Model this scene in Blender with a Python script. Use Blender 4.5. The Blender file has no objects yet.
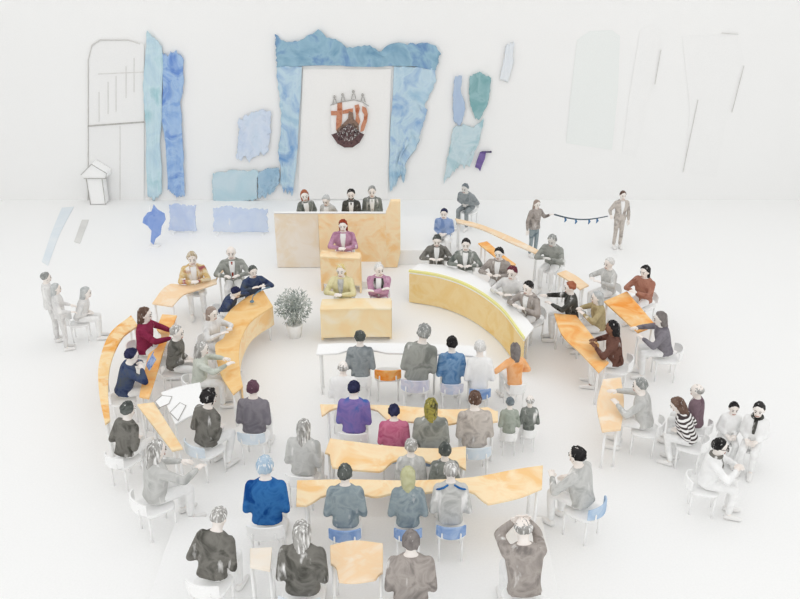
import bpy, bmesh, math, random
from mathutils import Vector, Matrix, noise
random.seed(7)
SC = bpy.context.scene
COL = SC.collection
R = math.radians

# ------------------------------------------------------------------ camera
CAMZ, PITCH, FPX = 7.8, R(26.2), 850.0
cd = bpy.data.cameras.new('camera'); cam = bpy.data.objects.new('camera', cd); COL.objects.link(cam)
cam.location = (0, 0, CAMZ); cam.rotation_euler = (R(90) - PITCH, 0, 0)
cd.sensor_width = 36; cd.lens = 36 * FPX / 800; cd.clip_end = 200
SC.camera = cam
FW = Vector((0, math.cos(PITCH), -math.sin(PITCH))); UP = Vector((0, math.sin(PITCH), math.cos(PITCH)))
CP = Vector((0, 0, CAMZ))
def ray(px, py): return FW + Vector((1, 0, 0)) * ((px - 400) / FPX) + UP * ((299.5 - py) / FPX)
def at(px, py, z=0.0):
    d = ray(px, py); return CP + d * ((z - CAMZ) / d.z)
def onwall(px, py, Y):
    d = ray(px, py); return CP + d * (Y / d.y)
WALLY = 22.0

# ------------------------------------------------------------------ materials
def lin(c):
    r = []
    for v in c[:3]:
        v /= 255.0
        r.append(v / 12.92 if v <= .04045 else ((v + .055) / 1.055) ** 2.4)
    return (*r, 1)
PAPER = (243, 242, 240)
MATS = {}
def wash(name, cols, scale=3.0, streak=0.0, stretch=(2.6, 2.6, .7), white=PAPER, contrast=.16, dist=.7):
    """a mottled water-stained dye: two or three tones of one pigment, and dry-brush gaps"""
    if name in MATS: return MATS[name]
    m = bpy.data.materials.new(name); m.use_nodes = True; nt = m.node_tree; N = nt.nodes; L = nt.links
    b = N['Principled BSDF']; b.inputs['Roughness'].default_value = .95; b.inputs['Specular IOR Level'].default_value = .08
    tc = N.new('ShaderNodeTexCoord'); oi = N.new('ShaderNodeObjectInfo')
    ml = N.new('ShaderNodeMath'); ml.operation = 'MULTIPLY'; ml.inputs[1].default_value = 37.0
    L.new(oi.outputs['Random'], ml.inputs[0])
    ad = N.new('ShaderNodeVectorMath'); ad.operation = 'ADD'
    L.new(tc.outputs['Object'], ad.inputs[0]); L.new(ml.outputs[0], ad.inputs[1])
    n1 = N.new('ShaderNodeTexNoise'); n1.inputs['Scale'].default_value = scale; n1.inputs['Detail'].default_value = 5
    n1.inputs['Roughness'].default_value = .55; n1.inputs['Distortion'].default_value = dist
    L.new(ad.outputs[0], n1.inputs['Vector'])
    rp = N.new('ShaderNodeValToRGB'); L.new(n1.outputs['Fac'], rp.inputs[0])
    e = rp.color_ramp.elements
    k = len(cols)
    for i, c in enumerate(cols):
        pos = .5 + contrast * (2 * i / (k - 1) - 1) if k > 1 else .5
        if i < 2: el = e[i]; el.position = pos
        else: el = e.new(pos)
        el.color = lin(c)
    if k == 1: e[1].color = lin(cols[0])
    out = rp.outputs[0]
    if streak > 0:
        mp = N.new('ShaderNodeMapping'); mp.inputs['Scale'].default_value = stretch; L.new(ad.outputs[0], mp.inputs[0])
        n2 = N.new('ShaderNodeTexNoise'); n2.inputs['Scale'].default_value = 3.2; n2.inputs['Detail'].default_value = 4
        L.new(mp.outputs[0], n2.inputs['Vector'])
        r2 = N.new('ShaderNodeValToRGB'); L.new(n2.outputs['Fac'], r2.inputs[0])
        t = .72 - .44 * streak
        r2.color_ramp.elements[0].position = t; r2.color_ramp.elements[1].position = t + .13
        mx = N.new('ShaderNodeMixRGB'); mx.inputs['Color2'].default_value = lin(white)
        L.new(r2.outputs[0], mx.inputs['Fac']); L.new(out, mx.inputs['Color1']); out = mx.outputs[0]
    L.new(out, b.inputs['Base Color'])
    MATS[name] = m
    return m
def paper(name, c=PAPER, grain=True):
    if name in MATS: return MATS[name]
    m = bpy.data.materials.new(name); m.use_nodes = True; nt = m.node_tree; N = nt.nodes; L = nt.links
    b = N['Principled BSDF']; b.inputs['Roughness'].default_value = 1; b.inputs['Specular IOR Level'].default_value = .02
    tc = N.new('ShaderNodeTexCoord'); n1 = N.new('ShaderNodeTexNoise'); n1.inputs['Scale'].default_value = 40; n1.inputs['Detail'].default_value = 2
    L.new(tc.outputs['Object'], n1.inputs['Vector'])
    rp = N.new('ShaderNodeValToRGB'); L.new(n1.outputs['Fac'], rp.inputs[0])
    rp.color_ramp.elements[0].position = .35; rp.color_ramp.elements[1].position = .65
    rp.color_ramp.elements[0].color = lin([v - 2 for v in c]); rp.color_ramp.elements[1].color = lin([min(255, v + 1) for v in c])
    L.new(rp.outputs[0], b.inputs['Base Color'])
    MATS[name] = m
    return m
WHITE = paper('white_plaster', (246, 246, 245)); WFURN = paper('white_lacquer', (250, 250, 249))
SKIN = wash('pale_skin', [(247, 242, 237), (243, 233, 225)], 5)
SKINB = wash('brown_skin', [(150, 112, 92), (120, 84, 66)], 5)
SKING = wash('grey_pale_skin', [(236, 234, 230), (214, 212, 208)], 6)
EYE = wash('eye_dark', [(78, 72, 68)]); LIP = wash('lip', [(190, 138, 126)])
LEAD = wash('pencil_grey', [(172, 170, 166), (196, 194, 190)], 8)
LEADL = wash('faint_pencil_grey', [(214, 212, 209), (226, 225, 222)], 8)
ORANGE = wash('orange_wood', [(248, 206, 148), (252, 230, 192), (251, 218, 172)], 2.2)
ORANGED = wash('deep_orange_wood', [(243, 160, 78), (248, 198, 134), (250, 220, 178)], 2.4, contrast=.2)
ORANGEP = wash('pale_orange_wood', [(246, 226, 198), (246, 214, 174), (248, 233, 212)], 2.0)
BUFF = wash('buff_wood', [(240, 228, 212), (238, 222, 198), (243, 234, 222)], 1.6)
YELLOW = wash('yellow_wood', [(238, 204, 136), (244, 220, 168), (240, 210, 148)], 1.8)
RIM = wash('yellow_rim', [(240, 236, 150), (236, 230, 170)], 3)
SUITS = {}
def suit(key, cols, streak=.25, scale=5.0):
    SUITS[key] = (cols, streak, scale)
suit('black', [(48, 48, 46), (92, 92, 88), (66, 66, 62)], .2)
suit('dark', [(82, 81, 76), (128, 126, 120), (104, 102, 97)], .2)
suit('grey', [(124, 127, 122), (164, 166, 160), (146, 148, 143)], .22)
suit('darkgreen', [(96, 102, 98), (142, 146, 140), (118, 122, 118)], .3)
suit('light', [(176, 177, 174), (206, 206, 203), (190, 190, 187)], .3)
suit('pale', [(205, 204, 203), (228, 227, 225), (216, 215, 213)], .4)
suit('bluegrey', [(112, 127, 136), (156, 168, 172), (134, 148, 155)], .15)
suit('steel', [(118, 126, 130), (156, 162, 164), (138, 145, 148)], .12)
suit('warm', [(128, 122, 118), (176, 168, 162), (150, 143, 138)], .25)
suit('taupe', [(158, 150, 144), (206, 198, 190), (184, 176, 168)], .2)
suit('blue', [(22, 72, 138), (58, 116, 176), (38, 92, 158)], .03)
suit('azure', [(76, 120, 168), (130, 164, 198), (98, 138, 180)], .12)
suit('periwinkle', [(120, 146, 194), (158, 178, 214), (140, 162, 204)], .05)
suit('navy', [(44, 54, 88), (72, 84, 112), (84, 90, 96)], .12)
suit('indigo', [(70, 108, 176), (140, 120, 180), (98, 100, 168)], .03, 3.5)
suit('magenta', [(176, 80, 118), (206, 126, 152), (190, 100, 134)], .03)
suit('mauve', [(164, 116, 142), (200, 156, 180), (184, 138, 162)], .15)
suit('plumvest', [(96, 74, 84), (132, 112, 120), (112, 94, 102)], .1)
suit('greyplum', [(112, 108, 116), (138, 134, 140), (124, 120, 128)], .03)
suit('maroon', [(112, 30, 58), (142, 52, 80), (126, 38, 66)], .06)
suit('ochre', [(160, 84, 98), (216, 188, 130), (236, 226, 206)], .4)
suit('lemon', [(208, 200, 150), (228, 220, 178), (218, 210, 160)], .15)
suit('orange', [(240, 164, 98), (248, 194, 146), (244, 178, 118)], .05)
suit('brown', [(148, 98, 82), (178, 130, 112), (162, 112, 96)], .08)
suit('darkbrown', [(76, 50, 44), (116, 84, 74), (94, 64, 56)], .2)
suit('olive', [(150, 134, 98), (186, 170, 132), (168, 152, 114)], .08)
suit('sage', [(178, 184, 174), (208, 212, 202), (192, 198, 188)], .2)
suit('green', [(138, 146, 134), (178, 184, 174), (158, 166, 154)], .2)
suit('white', [(246, 246, 245), (240, 240, 239), (249, 249, 248)], .0)
def suitm(k):
    c, s, sc = SUITS[k]; return wash('cloth_' + k, c, sc, s)
def hairm(k):
    H = {'black': ([(34, 33, 34), (64, 62, 62)], .22), 'navy': ([(34, 36, 60), (60, 62, 92)], .05), 'grey': ([(128, 130, 128), (168, 170, 167)], .35),
         'darkgrey': ([(72, 76, 74), (112, 116, 112)], .2), 'white': ([(206, 205, 202), (226, 225, 222)], .5), 'sketch': ([(138, 136, 132), (186, 184, 180)], .5),
         'red': ([(124, 44, 30), (164, 78, 58)], .06), 'auburn': ([(150, 84, 58), (178, 116, 92)], .12), 'blond': ([(214, 190, 112), (232, 216, 168)], .35),
         'brown': ([(84, 64, 56), (126, 104, 92)], .2), 'plum': ([(88, 62, 74), (120, 92, 104)], .1), 'maroon': ([(84, 38, 48), (122, 66, 78)], .1),
         'sand': ([(176, 156, 122), (208, 194, 168)], .4), 'moss': ([(186, 186, 146), (204, 204, 168)], .05), 'streaky': ([(56, 56, 50), (172, 162, 84), (88, 86, 68)], .2),
         'blue': ([(146, 174, 200), (188, 206, 220)], .45), 'taupe': ([(150, 134, 124), (182, 168, 158)], .15), 'silver': ([(176, 180, 180), (206, 208, 207)], .2),
         'slate': ([(104, 114, 120), (138, 146, 150)], .05), 'smoke': ([(112, 106, 104), (146, 140, 137)], .12)}
    c, s = H[k]; return wash('hair_' + k, c, 9, s, (13, 13, 1.3))
STRIPE = None
def stripes():
    global STRIPE
    if STRIPE: return STRIPE
    m = bpy.data.materials.new('striped_cloth'); m.use_nodes = True; N = m.node_tree.nodes; L = m.node_tree.links
    b = N['Principled BSDF']; b.inputs['Roughness'].default_value = .95; b.inputs['Specular IOR Level'].default_value = .05
    tc = N.new('ShaderNodeTexCoord'); w = N.new('ShaderNodeTexWave'); w.bands_direction = 'Z'; w.inputs['Scale'].default_value = 5.2; w.inputs['Distortion'].default_value = 1.2
    L.new(tc.outputs['Object'], w.inputs[0]); r = N.new('ShaderNodeValToRGB'); L.new(w.outputs[1], r.inputs[0])
    r.color_ramp.elements[0].position = .42; r.color_ramp.elements[1].position = .5
    r.color_ramp.elements[0].color = lin((74, 66, 66)); r.color_ramp.elements[1].color = lin((240, 238, 236))
    L.new(r.outputs[0], b.inputs['Base Color']); STRIPE = m
    return m

# ------------------------------------------------------------------ mesh helpers
class MB:
    def __init__(s): s.v = []; s.f = []; s.m = []
    def add(s, vs, fs, mi=0):
        o = len(s.v); s.v += [Vector(v) for v in vs]; s.f += [tuple(i + o for i in f) for f in fs]; s.m += [mi] * len(fs)
    def box(s, c, size, mat=None, mi=0):
        x, y, z = [q / 2 for q in size]; M = mat or Matrix()
        vs = [M @ (Vector(c) + Vector((sx * x, sy * y, sz * z))) for sz in (-1, 1) for sy in (-1, 1) for sx in (-1, 1)]
        s.add(vs, [(0, 2, 3, 1), (4, 5, 7, 6), (0, 1, 5, 4), (2, 6, 7, 3), (0, 4, 6, 2), (1, 3, 7, 5)], mi)
    def rings(s, rings, mi=0, cap=True):
        n = len(rings[0]); vs = [v for r in rings for v in r]; fs = []
        for i in range(len(rings) - 1):
            for j in range(n):
                k = (j + 1) % n; fs.append((i * n + j, i * n + k, (i + 1) * n + k, (i + 1) * n + j))
        if cap: fs.append(tuple(range(n - 1, -1, -1))); fs.append(tuple((len(rings) - 1) * n + j for j in range(n)))
        s.add(vs, fs, mi)
    def tube(s, pts, rad, seg=8, mi=0, dome=True):
        pts = [Vector(p) for p in pts]; rad = list(rad) if hasattr(rad, '__len__') else [rad] * len(pts)
        dirs = []
        for i in range(len(pts)):
            a = pts[max(i - 1, 0)]; b = pts[min(i + 1, len(pts) - 1)]; d = (b - a)
            dirs.append(d.normalized() if d.length > 1e-9 else Vector((0, 0, 1)))
        P, Q, D = [], [], []
        if dome:
            d = dirs[0]; r = rad[0]
            for a in (1.35, .8): P.append(pts[0] - d * r * math.sin(a)); Q.append(r * math.cos(a)); D.append(d)
        P += pts; Q += rad; D += dirs
        if dome:
            d = dirs[-1]; r = rad[-1]
            for a in (.8, 1.35): P.append(pts[-1] + d * r * math.sin(a)); Q.append(r * math.cos(a)); D.append(d)
        u = D[0].orthogonal().normalized(); rs = []
        for p, r, d in zip(P, Q, D):
            u = (u - d * u.dot(d)); u = u.normalized() if u.length > 1e-6 else d.orthogonal().normalized(); w = d.cross(u)
            rs.append([p + (u * math.cos(2 * math.pi * j / seg) + w * math.sin(2 * math.pi * j / seg)) * r for j in range(seg)])
        s.rings(rs, mi)
    def ball(s, c, r, M=None, seg=12, rg=8, mi=0, fn=None):
        r = (r, r, r) if not hasattr(r, '__len__') else r; M = M or Matrix(); c = Vector(c); vs = []; fs = []
        def pt(d):
            q = Vector((d.x * r[0], d.y * r[1], d.z * r[2])); 
            if fn: q = fn(d, q)
            return M @ (c + q)
        vs.append(pt(Vector((0, 0, -1))))
        for i in range(1, rg):
            t = -math.pi / 2 + math.pi * i / rg
            for j in range(seg):
                a = 2 * math.pi * j / seg; vs.append(pt(Vector((math.cos(t) * math.cos(a), math.cos(t) * math.sin(a), math.sin(t)))))
        vs.append(pt(Vector((0, 0, 1)))); last = len(vs) - 1
        for j in range(seg):
            k = (j + 1) % seg; fs.append((0, 1 + k, 1 + j)); fs.append((last, 1 + (rg - 2) * seg + j, 1 + (rg - 2) * seg + k))
            for i in range(rg - 2):
                fs.append((1 + i * seg + j, 1 + i * seg + k, 1 + (i + 1) * seg + k, 1 + (i + 1) * seg + j))
        s.add(vs, fs, mi)
    def mesh(s, name, mats, smooth=True):
        me = bpy.data.meshes.new(name); me.from_pydata([tuple(v) for v in s.v], [], s.f)
        for m in mats: me.materials.append(m)
        me.polygons.foreach_set('material_index', s.m); me.polygons.foreach_set('use_smooth', [smooth] * len(s.f))
        me.update(); bm = bmesh.new(); bm.from_mesh(me); bmesh.ops.recalc_face_normals(bm, faces=bm.faces); bm.to_mesh(me); bm.free()
        return me
    def build(s, name, mats, parent=None, smooth=True, bevel=0):
        if not isinstance(mats, (list, tuple)): mats = [mats]
        o = bpy.data.objects.new(name, s.mesh(name, mats, smooth)); COL.objects.link(o)
        if parent: o.parent = parent
        if bevel:
            b = o.modifiers.new('bevel', 'BEVEL'); b.width = bevel; b.segments = 2; b.limit_method = 'ANGLE'
        return o
def tag(o, label, cat, group=None, kind=None):
    if label: o['label'] = label
    if cat: o['category'] = cat
    if group: o['group'] = group
    if kind: o['kind'] = kind
    return o
def empty(name, loc=(0, 0, 0), rz=0, label=None, cat=None, group=None):
    o = bpy.data.objects.new(name, None); COL.objects.link(o); o.location = loc; o.rotation_euler = (0, 0, rz); o.empty_display_size = .1
    return tag(o, label, cat, group)
PENDING = []
def remesh(mb, name, mats, parent, voxel, extra=None, smooth=3):
    o = mb.build(name, mats, parent)
    md = o.modifiers.new('union', 'REMESH'); md.mode = 'VOXEL'; md.voxel_size = voxel; md.use_smooth_shade = True
    if smooth:
        sm = o.modifiers.new('smooth', 'SMOOTH'); sm.factor = .5; sm.iterations = smooth
    PENDING.append((o, mats, extra)); return o
def flush():
    bpy.context.view_layer.update(); dg = bpy.context.evaluated_depsgraph_get(); new = []
    for o, mats, extra in PENDING:
        new.append(bpy.data.meshes.new_from_object(o.evaluated_get(dg)))
    for (o, mats, extra), me in zip(PENDING, new):
        o.modifiers.clear(); me.name = o.name
        if extra:
            bm = bmesh.new(); bm.from_mesh(me)
            for f in bm.faces: f.material_index = 0; f.smooth = True
            vs = [bm.verts.new(v) for v in extra.v]
            for f, mi in zip(extra.f, extra.m):
                try: q = bm.faces.new([vs[i] for i in f]); q.material_index = mi; q.smooth = True
                except ValueError: pass
            bmesh.ops.recalc_face_normals(bm, faces=bm.faces)
            bm.to_mesh(me); bm.free()
        if len(me.materials) != len(mats):
            for m in list(mats)[len(me.materials):]: me.materials.append(m)
        o.data = me
    PENDING.clear()

# ------------------------------------------------------------------ the setting
def struct(o, label=None):
    o['kind'] = 'structure'
    if label: o['label'] = label
    return o
mb = MB(); mb.box((0, 11.5, -.1), (30, 23, .2)); struct(mb.build('floor', WHITE, smooth=False), 'white floor of the chamber')
mb = MB(); mb.box((0, WALLY + .15, 4.5), (30, .3, 9)); struct(mb.build('wall_back', WHITE, smooth=False), 'white back wall behind the bench')
mb = MB(); mb.box((-15.1, 11.5, 4.5), (.2, 23, 9)); struct(mb.build('wall_left', WHITE, smooth=False), 'white side wall on the left')
mb = MB(); mb.box((15.1, 11.5, 4.5), (.2, 23, 9)); struct(mb.build('wall_right', WHITE, smooth=False), 'white side wall on the right')
RISE = .15
mb = MB(); mb.box((-.55, 7.4, RISE / 2), (4.9, 3.1, RISE)); struct(mb.build('floor_riser', WHITE, smooth=False, bevel=.01), 'low white step carrying the nearest rows')
DAIS = .35

# ------------------------------------------------------------------ ribbons, desks
def catmull(pts, n):
    pts = [Vector(p) for p in pts]
    if len(pts) == 2: return [pts[0].lerp(pts[1], i / (n - 1)) for i in range(n)]
    P = [2 * pts[0] - pts[1]] + pts + [2 * pts[-1] - pts[-2]]; out = []
    for i in range(n):
        t = i / (n - 1) * (len(pts) - 1); k = min(int(t), len(pts) - 2); t -= k; a, b, c, d = P[k:k + 4]
        out.append(.5 * ((2 * b) + (c - a) * t + (2 * a - 5 * b + 4 * c - d) * t * t + (3 * b - a - 3 * c + d) * t ** 3))
    return out
def slab(A, B, z0, z1, n=28):
    """closed strip between two 2-D curves, from z0 to z1"""
    mb = MB(); rs = []
    for a, b in zip(A, B):
        rs.append([Vector((a.x, a.y, z0)), Vector((b.x, b.y, z0)), Vector((b.x, b.y, z1)), Vector((a.x, a.y, z1))])
    mb.rings(rs); return mb
def offset(A, B, d):
    """curve A moved by d metres towards curve B"""
    return [a + (b - a).normalized() * d for a, b in zip(A, B)]
def cut(a, b, zt, chairs=False):
    n = len(a); ta = [0.0] * n; tb = [1.0] * n
    for loc, rz, sc, lean, w, side in BODIES:
        if not chairs and abs(loc.z - (zt - .7)) > .5: continue
        f = Vector((-math.sin(rz), math.cos(rz))); rt = Vector((math.cos(rz), math.sin(rz)))
        c = Vector((loc.x, loc.y)) + f * sc * (.30 * math.sin(R(lean)) if not chairs else -.05) + rt * sc * .3 * math.sin(R(side))
        rx, ry = (.33 * sc * w, .23 * sc) if not chairs else (.30 * sc, .30 * sc)
        for i in range(n):
            p, q = Vector((a[i].x, a[i].y)), Vector((b[i].x, b[i].y)); ins = []
            for k in range(41):
                d = p.lerp(q, k / 40) - c
                if (d.dot(rt) / rx) ** 2 + (d.dot(f) / ry) ** 2 < 1: ins.append(k / 40)
            if not ins: continue
            if ins[0] - 0 <= 1 - ins[-1]: ta[i] = max(ta[i], ins[-1] + .03)
            else: tb[i] = min(tb[i], ins[0] - .03)
    for i in range(n):
        if tb[i] - ta[i] < .12:
            m_ = min(.94, max(.06, (ta[i] + tb[i]) / 2)); ta[i], tb[i] = m_ - .06, m_ + .06
    def sm(t, fn):
        t = [fn(t[max(0, i - 2):i + 3]) for i in range(n)]
        return [sum(t[max(0, i - 1):i + 2]) / len(t[max(0, i - 1):i + 2]) for i in range(n)]
    ta = sm(ta, max); tb = sm(tb, min)
    for i in range(n):
        if tb[i] - ta[i] < .08:
            m_ = (ta[i] + tb[i]) / 2; ta[i], tb[i] = m_ - .04, m_ + .04
    return [p.lerp(q, t) for p, q, t in zip(a, b, ta)], [p.lerp(q, t) for p, q, t in zip(a, b, tb)]
def desk(name, A, B, label, mat, z=.70, base=0.0, panel=None, pmat=None, ptop=None, pbot=.06, legs=True, n=56, cat='desk', group=None, inset=.06, thick=.035, rim=None, chairs=False):
    """desk whose top lies between pixel curves A and B; a modesty panel hangs under curve A ('A') or B ('B')"""
    zt = base + z
    a = catmull([at(x, y, zt) for x, y in A], n); b = catmull([at(x, y, zt) for x, y in B], n)
    a, b = cut(a, b, zt, chairs)
    c = sum(a, Vector()) / n * .5 + sum(b, Vector()) / n * .5; c.z = base
    root = empty(name, c, 0, label, cat, group)
    lc = lambda L: [p - c for p in L]
    a, b = lc(a), lc(b)
    slab(a, b, z - thick, z).build('desktop', mat, root, smooth=False, bevel=.008)
    if panel:
        p, q = (a, b) if panel == 'A' else (b, a)
        o1 = offset(p, q, .01); o2 = offset(p, q, .045)
        slab(o1, o2, pbot, z - thick - .002).build('front_panel', pmat or mat, root, smooth=False)
        if rim:
            r1 = offset(p, q, -.015); r2 = offset(p, q, .04)
            slab(r1, r2, z + .002, z + .045).build('rim', rim, root, smooth=False)
    if legs:
        def free(w):
            for loc, rz, sc, lean, bw, side in BODIES:
                d = Vector((w.x + c.x - loc.x, w.y + c.y - loc.y)); x = d.x * math.cos(rz) + d.y * math.sin(rz); y = -d.x * math.sin(rz) + d.y * math.cos(rz)
                if abs(x) < .26 * sc * max(.8, bw) and -.33 * sc < y < .66 * sc: return False
            return True
        for seq in (range(2, n // 2 - 4), range(n - 3, n // 2 + 4, -1)):
            for p, q in ((a, b), (b, a)):
                off = offset(p, q, min(inset, min((q[k] - p[k]).length for k in range(n)) * .3)); ok = [k for k in seq if free(off[k])]
                if not ok: continue
                w = off[ok[0]]
                m = MB(); m.tube([(w.x, w.y, 0), (w.x, w.y, z - thick - .002)], .02, 8, dome=False); m.build('leg', WFURN, root)
    return root

# ------------------------------------------------------------------ chairs
CH_MESH = {}
def chair_meshes():
    m = MB(); rs = []
    for z, s in ((.375, .96), (.38, 1), (.405, 1.0), (.415, .96)):
        rs.append([Vector((s * .21 * math.copysign(abs(math.cos(t)) ** .5, math.cos(t)), .03 + s * .20 * math.copysign(abs(math.sin(t)) ** .5, math.sin(t)), z)) for t in [2 * math.pi * k / 24 for k in range(24)]])
    m.rings(rs); CH_MESH['seat'] = m.mesh('seat', [WFURN])
    m = MB(); rs = []
    for k in range(15):
        t = R(-142 + 104 * k / 14); c, s = math.cos(t), math.sin(t); o = Vector((.265 * c, .0 + .255 * s, 0)); i = Vector((.245 * c, .0 + .235 * s, 0))
        up = .055 * math.cos((k - 7) / 7 * 1.2)
        rs.append([i + Vector((0, 0, .45)), o + Vector((0, 0, .45)), o + Vector((0, 0, .575 + up)), i + Vector((0, 0, .575 + up))])
    m.rings(rs); CH_MESH['backrest'] = m.mesh('backrest', [WFURN], False)
    m = MB(); m.tube([(0, -.15, .39), (0, -.228, .45), (0, -.228, .52)], .012, 6)
    CH_MESH['back_support'] = m.mesh('back_support', [WFURN])
    m = MB(); m.tube([(0, 0, 0), (0, 0, .374)], [.012, .018], 8, dome=False); CH_MESH['leg'] = m.mesh('leg', [WFURN])
chair_meshes()
CMAT = {'white': WFURN, 'ice': wash('ice_blue_cloth', [(216, 228, 238), (232, 238, 242)], 6, .15), 'sky': wash('sky_blue_cloth', [(150, 182, 218), (196, 214, 232)], 6, .22),
        'cobalt': wash('cobalt_cloth', [(124, 156, 208), (172, 194, 226)], 6, .15), 'lavender': wash('lavender_cloth', [(204, 204, 222), (224, 222, 232), (196, 206, 226)], 5, .1),
        'tangerine': wash('tangerine_cloth', [(244, 140, 40), (248, 196, 128)], 7, 0)}
CNAME = {'white': 'white', 'ice': 'very pale blue', 'sky': 'light blue', 'cobalt': 'cobalt blue', 'lavender': 'lavender', 'tangerine': 'bright orange'}
BACKM = {}
def chair(loc, rz, sc, color, label, w=1.0):
    r = empty('chair', loc, rz, label, 'chair', 'low-back chamber chairs'); r.scale = (sc * w, sc, sc)
    if color not in BACKM:
        me = CH_MESH['backrest'].copy(); me.materials.clear(); me.materials.append(CMAT[color]); BACKM[color] = me
    def p(nm, me, loc=(0, 0, 0)):
        o = bpy.data.objects.new(nm, me); COL.objects.link(o); o.parent = r; o.location = loc; return o
    p('seat', CH_MESH['seat']); b = p('backrest', BACKM[color]); [p('back_support', CH_MESH['back_support'], (sx * .13, 0, 0)) for sx in (-1, 1)]
    if color != 'white': b['label'] = CNAME[color] + ' backrest'
    for sx in (-1, 1):
        for y in (-.13, .19): p('leg', CH_MESH['leg'], (sx * .16, y, 0))
    return r

# ------------------------------------------------------------------ people
TORSO = [(-.03, .165, .125, 0), (.05, .165, .125, 0), (.14, .152, .112, .0), (.26, .165, .118, .005), (.38, .185, .122, .008), (.46, .186, .112, .004), (.52, .150, .088, -.004), (.555, .092, .070, -.006), (.585, .060, .058, 0)]
def tsec(z):
    for p, q in zip(TORSO, TORSO[1:]):
        if p[0] <= z <= q[0]:
            t = (z - p[0]) / (q[0] - p[0]); return [p[k] + (q[k] - p[k]) * t for k in (1, 2, 3)]
    return TORSO[0][1:] if z < TORSO[0][0] else TORSO[-1][1:]
def torso_rings(M, z0, z1, grow, w, n=20, k=11, flare=0):
    rs = []
    for i in range(k):
        z = z0 + (z1 - z0) * i / (k - 1); a, b, yo = tsec(z); a = a * w + grow; b = b + grow
        if flare: f = flare * max(0, (.2 - z) / .25); a += f; b += f
        r = []
        for j in range(n):
            t = 2 * math.pi * j / n; c, s = math.cos(t), math.sin(t)
            r.append(M @ Vector((a * math.copysign(abs(c) ** .8, c), yo + b * math.copysign(abs(s) ** .8, s), z)))
        rs.append(r)
    return rs
def front_patch(mb, M, pts, w, lift, mi=0, thick=.006):
    """a piece of cloth that follows the chest: rows of (z, x_left, x_right)"""
    outer, inner = [], []
    k = 5
    for z, x0, x1 in pts:
        a, b, yo = tsec(z); a = a * w + .016; b = b + .016; ro, ri = [], []
        for j in range(k):
            x = x0 + (x1 - x0) * j / (k - 1); c = min(.98, abs(x) / a); s = (1 - c ** 2.5) ** .4
            ro.append(M @ Vector((x, yo + b * s + lift, z))); ri.append(M @ Vector((x, yo + b * s + lift - thick, z)))
        outer.append(ro); inner.append(ri)
    mb.rings([o + i[::-1] for o, i in zip(outer, inner)], mi)
def ik(S, W, l1, l2, pole):
    d = W - S; L = d.length
    if L > (l1 + l2) * .985: W = S + d.normalized() * (l1 + l2) * .985; d = W - S; L = d.length
    n = d.normalized(); a = (l1 * l1 - l2 * l2 + L * L) / (2 * L); h = math.sqrt(max(l1 * l1 - a * a, 1e-6))
    p = pole - n * pole.dot(n); p.normalize(); return S + n * a + p * h, W
def hand(mb, W, d, side, palmn, curl=.5, mi=0):
    d = d.normalized(); n = palmn - d * palmn.dot(d); n.normalize(); s = d.cross(n).normalized() * 1.0
    M = Matrix((s.to_4d(), d.to_4d(), n.to_4d(), (0, 0, 0, 1))); M = M.transposed(); M.translation = W
    for c in range(3): M[3][c] = 0
    M[3][3] = 1
    mb.ball((0, .045, 0), (.042, .055, .019), M, 10, 6, mi)
    for k, (ox, ln) in enumerate(((-.030, .062), (-.010, .078), (.010, .084), (.030, .074))):
        p0 = Vector((ox, .075, 0)); p1 = p0 + Vector((ox * .15, ln * .5, -.012 * curl)); p2 = p1 + Vector((0, ln * .5 * math.cos(curl), -ln * .5 * math.sin(curl)))
        mb.tube([M @ p0, M @ p1, M @ p2], [.0105, .0098, .008], 6, mi)
    tx = side * .036
    mb.tube([M @ Vector((tx * .8, .02, 0)), M @ Vector((tx * 1.5, .05, -.008)), M @ Vector((tx * 1.45, .082, -.018))], [.013, .011, .009], 6, mi)
def hair_mesh(M, kind, vol):
    mb = MB(); L = {'long': .20, 'bob': .09, 'verylong': .27}.get(kind, 0); sd = random.random() * 50
    def fn(d, q):
        f = d.y - .14 - .50 * max(d.z, -.1)
        nz = 1 + (.11 if kind == 'curly' else .07) * noise.noise(Vector((d.x * 4 + sd, d.y * 4, d.z * (4 if kind == 'curly' else 1.5)))) * 2
        k = vol * nz
        if f > 0:
            k *= 1 - .26 * min(1, f * 4.5)
        elif L == 0:
            lim = -.28 - .3 * max(0, -d.y) 
            if d.z < lim: k *= 1 - .30 * min(1, (lim - d.z) * 6)
        q = q * k
        if kind == 'bald':
            if d.z > .30 or d.y > .25: q = q * .84
        if L and f <= .02 and d.z < .15:
            t = min(1, (.15 - d.z) / .9); h = Vector((q.x, q.y)); 
            tgt = Vector((.088 * vol * d.x, .10 * vol * d.y)) 
            if h.length > 1e-5:
                hd = Vector((d.x, d.y)); hd = hd.normalized() if hd.length > .05 else hd
                q.x = hd.x * .086 * vol * (1 - .25 * t * t) * nz; q.y = hd.y * .10 * vol * (1 - .25 * t * t) * nz - .02 * t
            q.z -= L * t
        return q
    mb.ball((0, -.006, .022), (.082, .103, .100), M, 30, 20, 0, fn)
    if kind == 'bun': mb.ball((0, -.095, .10), (.045, .045, .042), M, 10, 8)
    if kind == 'pony': mb.tube([M @ Vector((0, -.10, .05)), M @ Vector((0, -.15, 0)), M @ Vector((0, -.13, -.12))], [.03, .035, .012], 8)
    return mb

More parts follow.
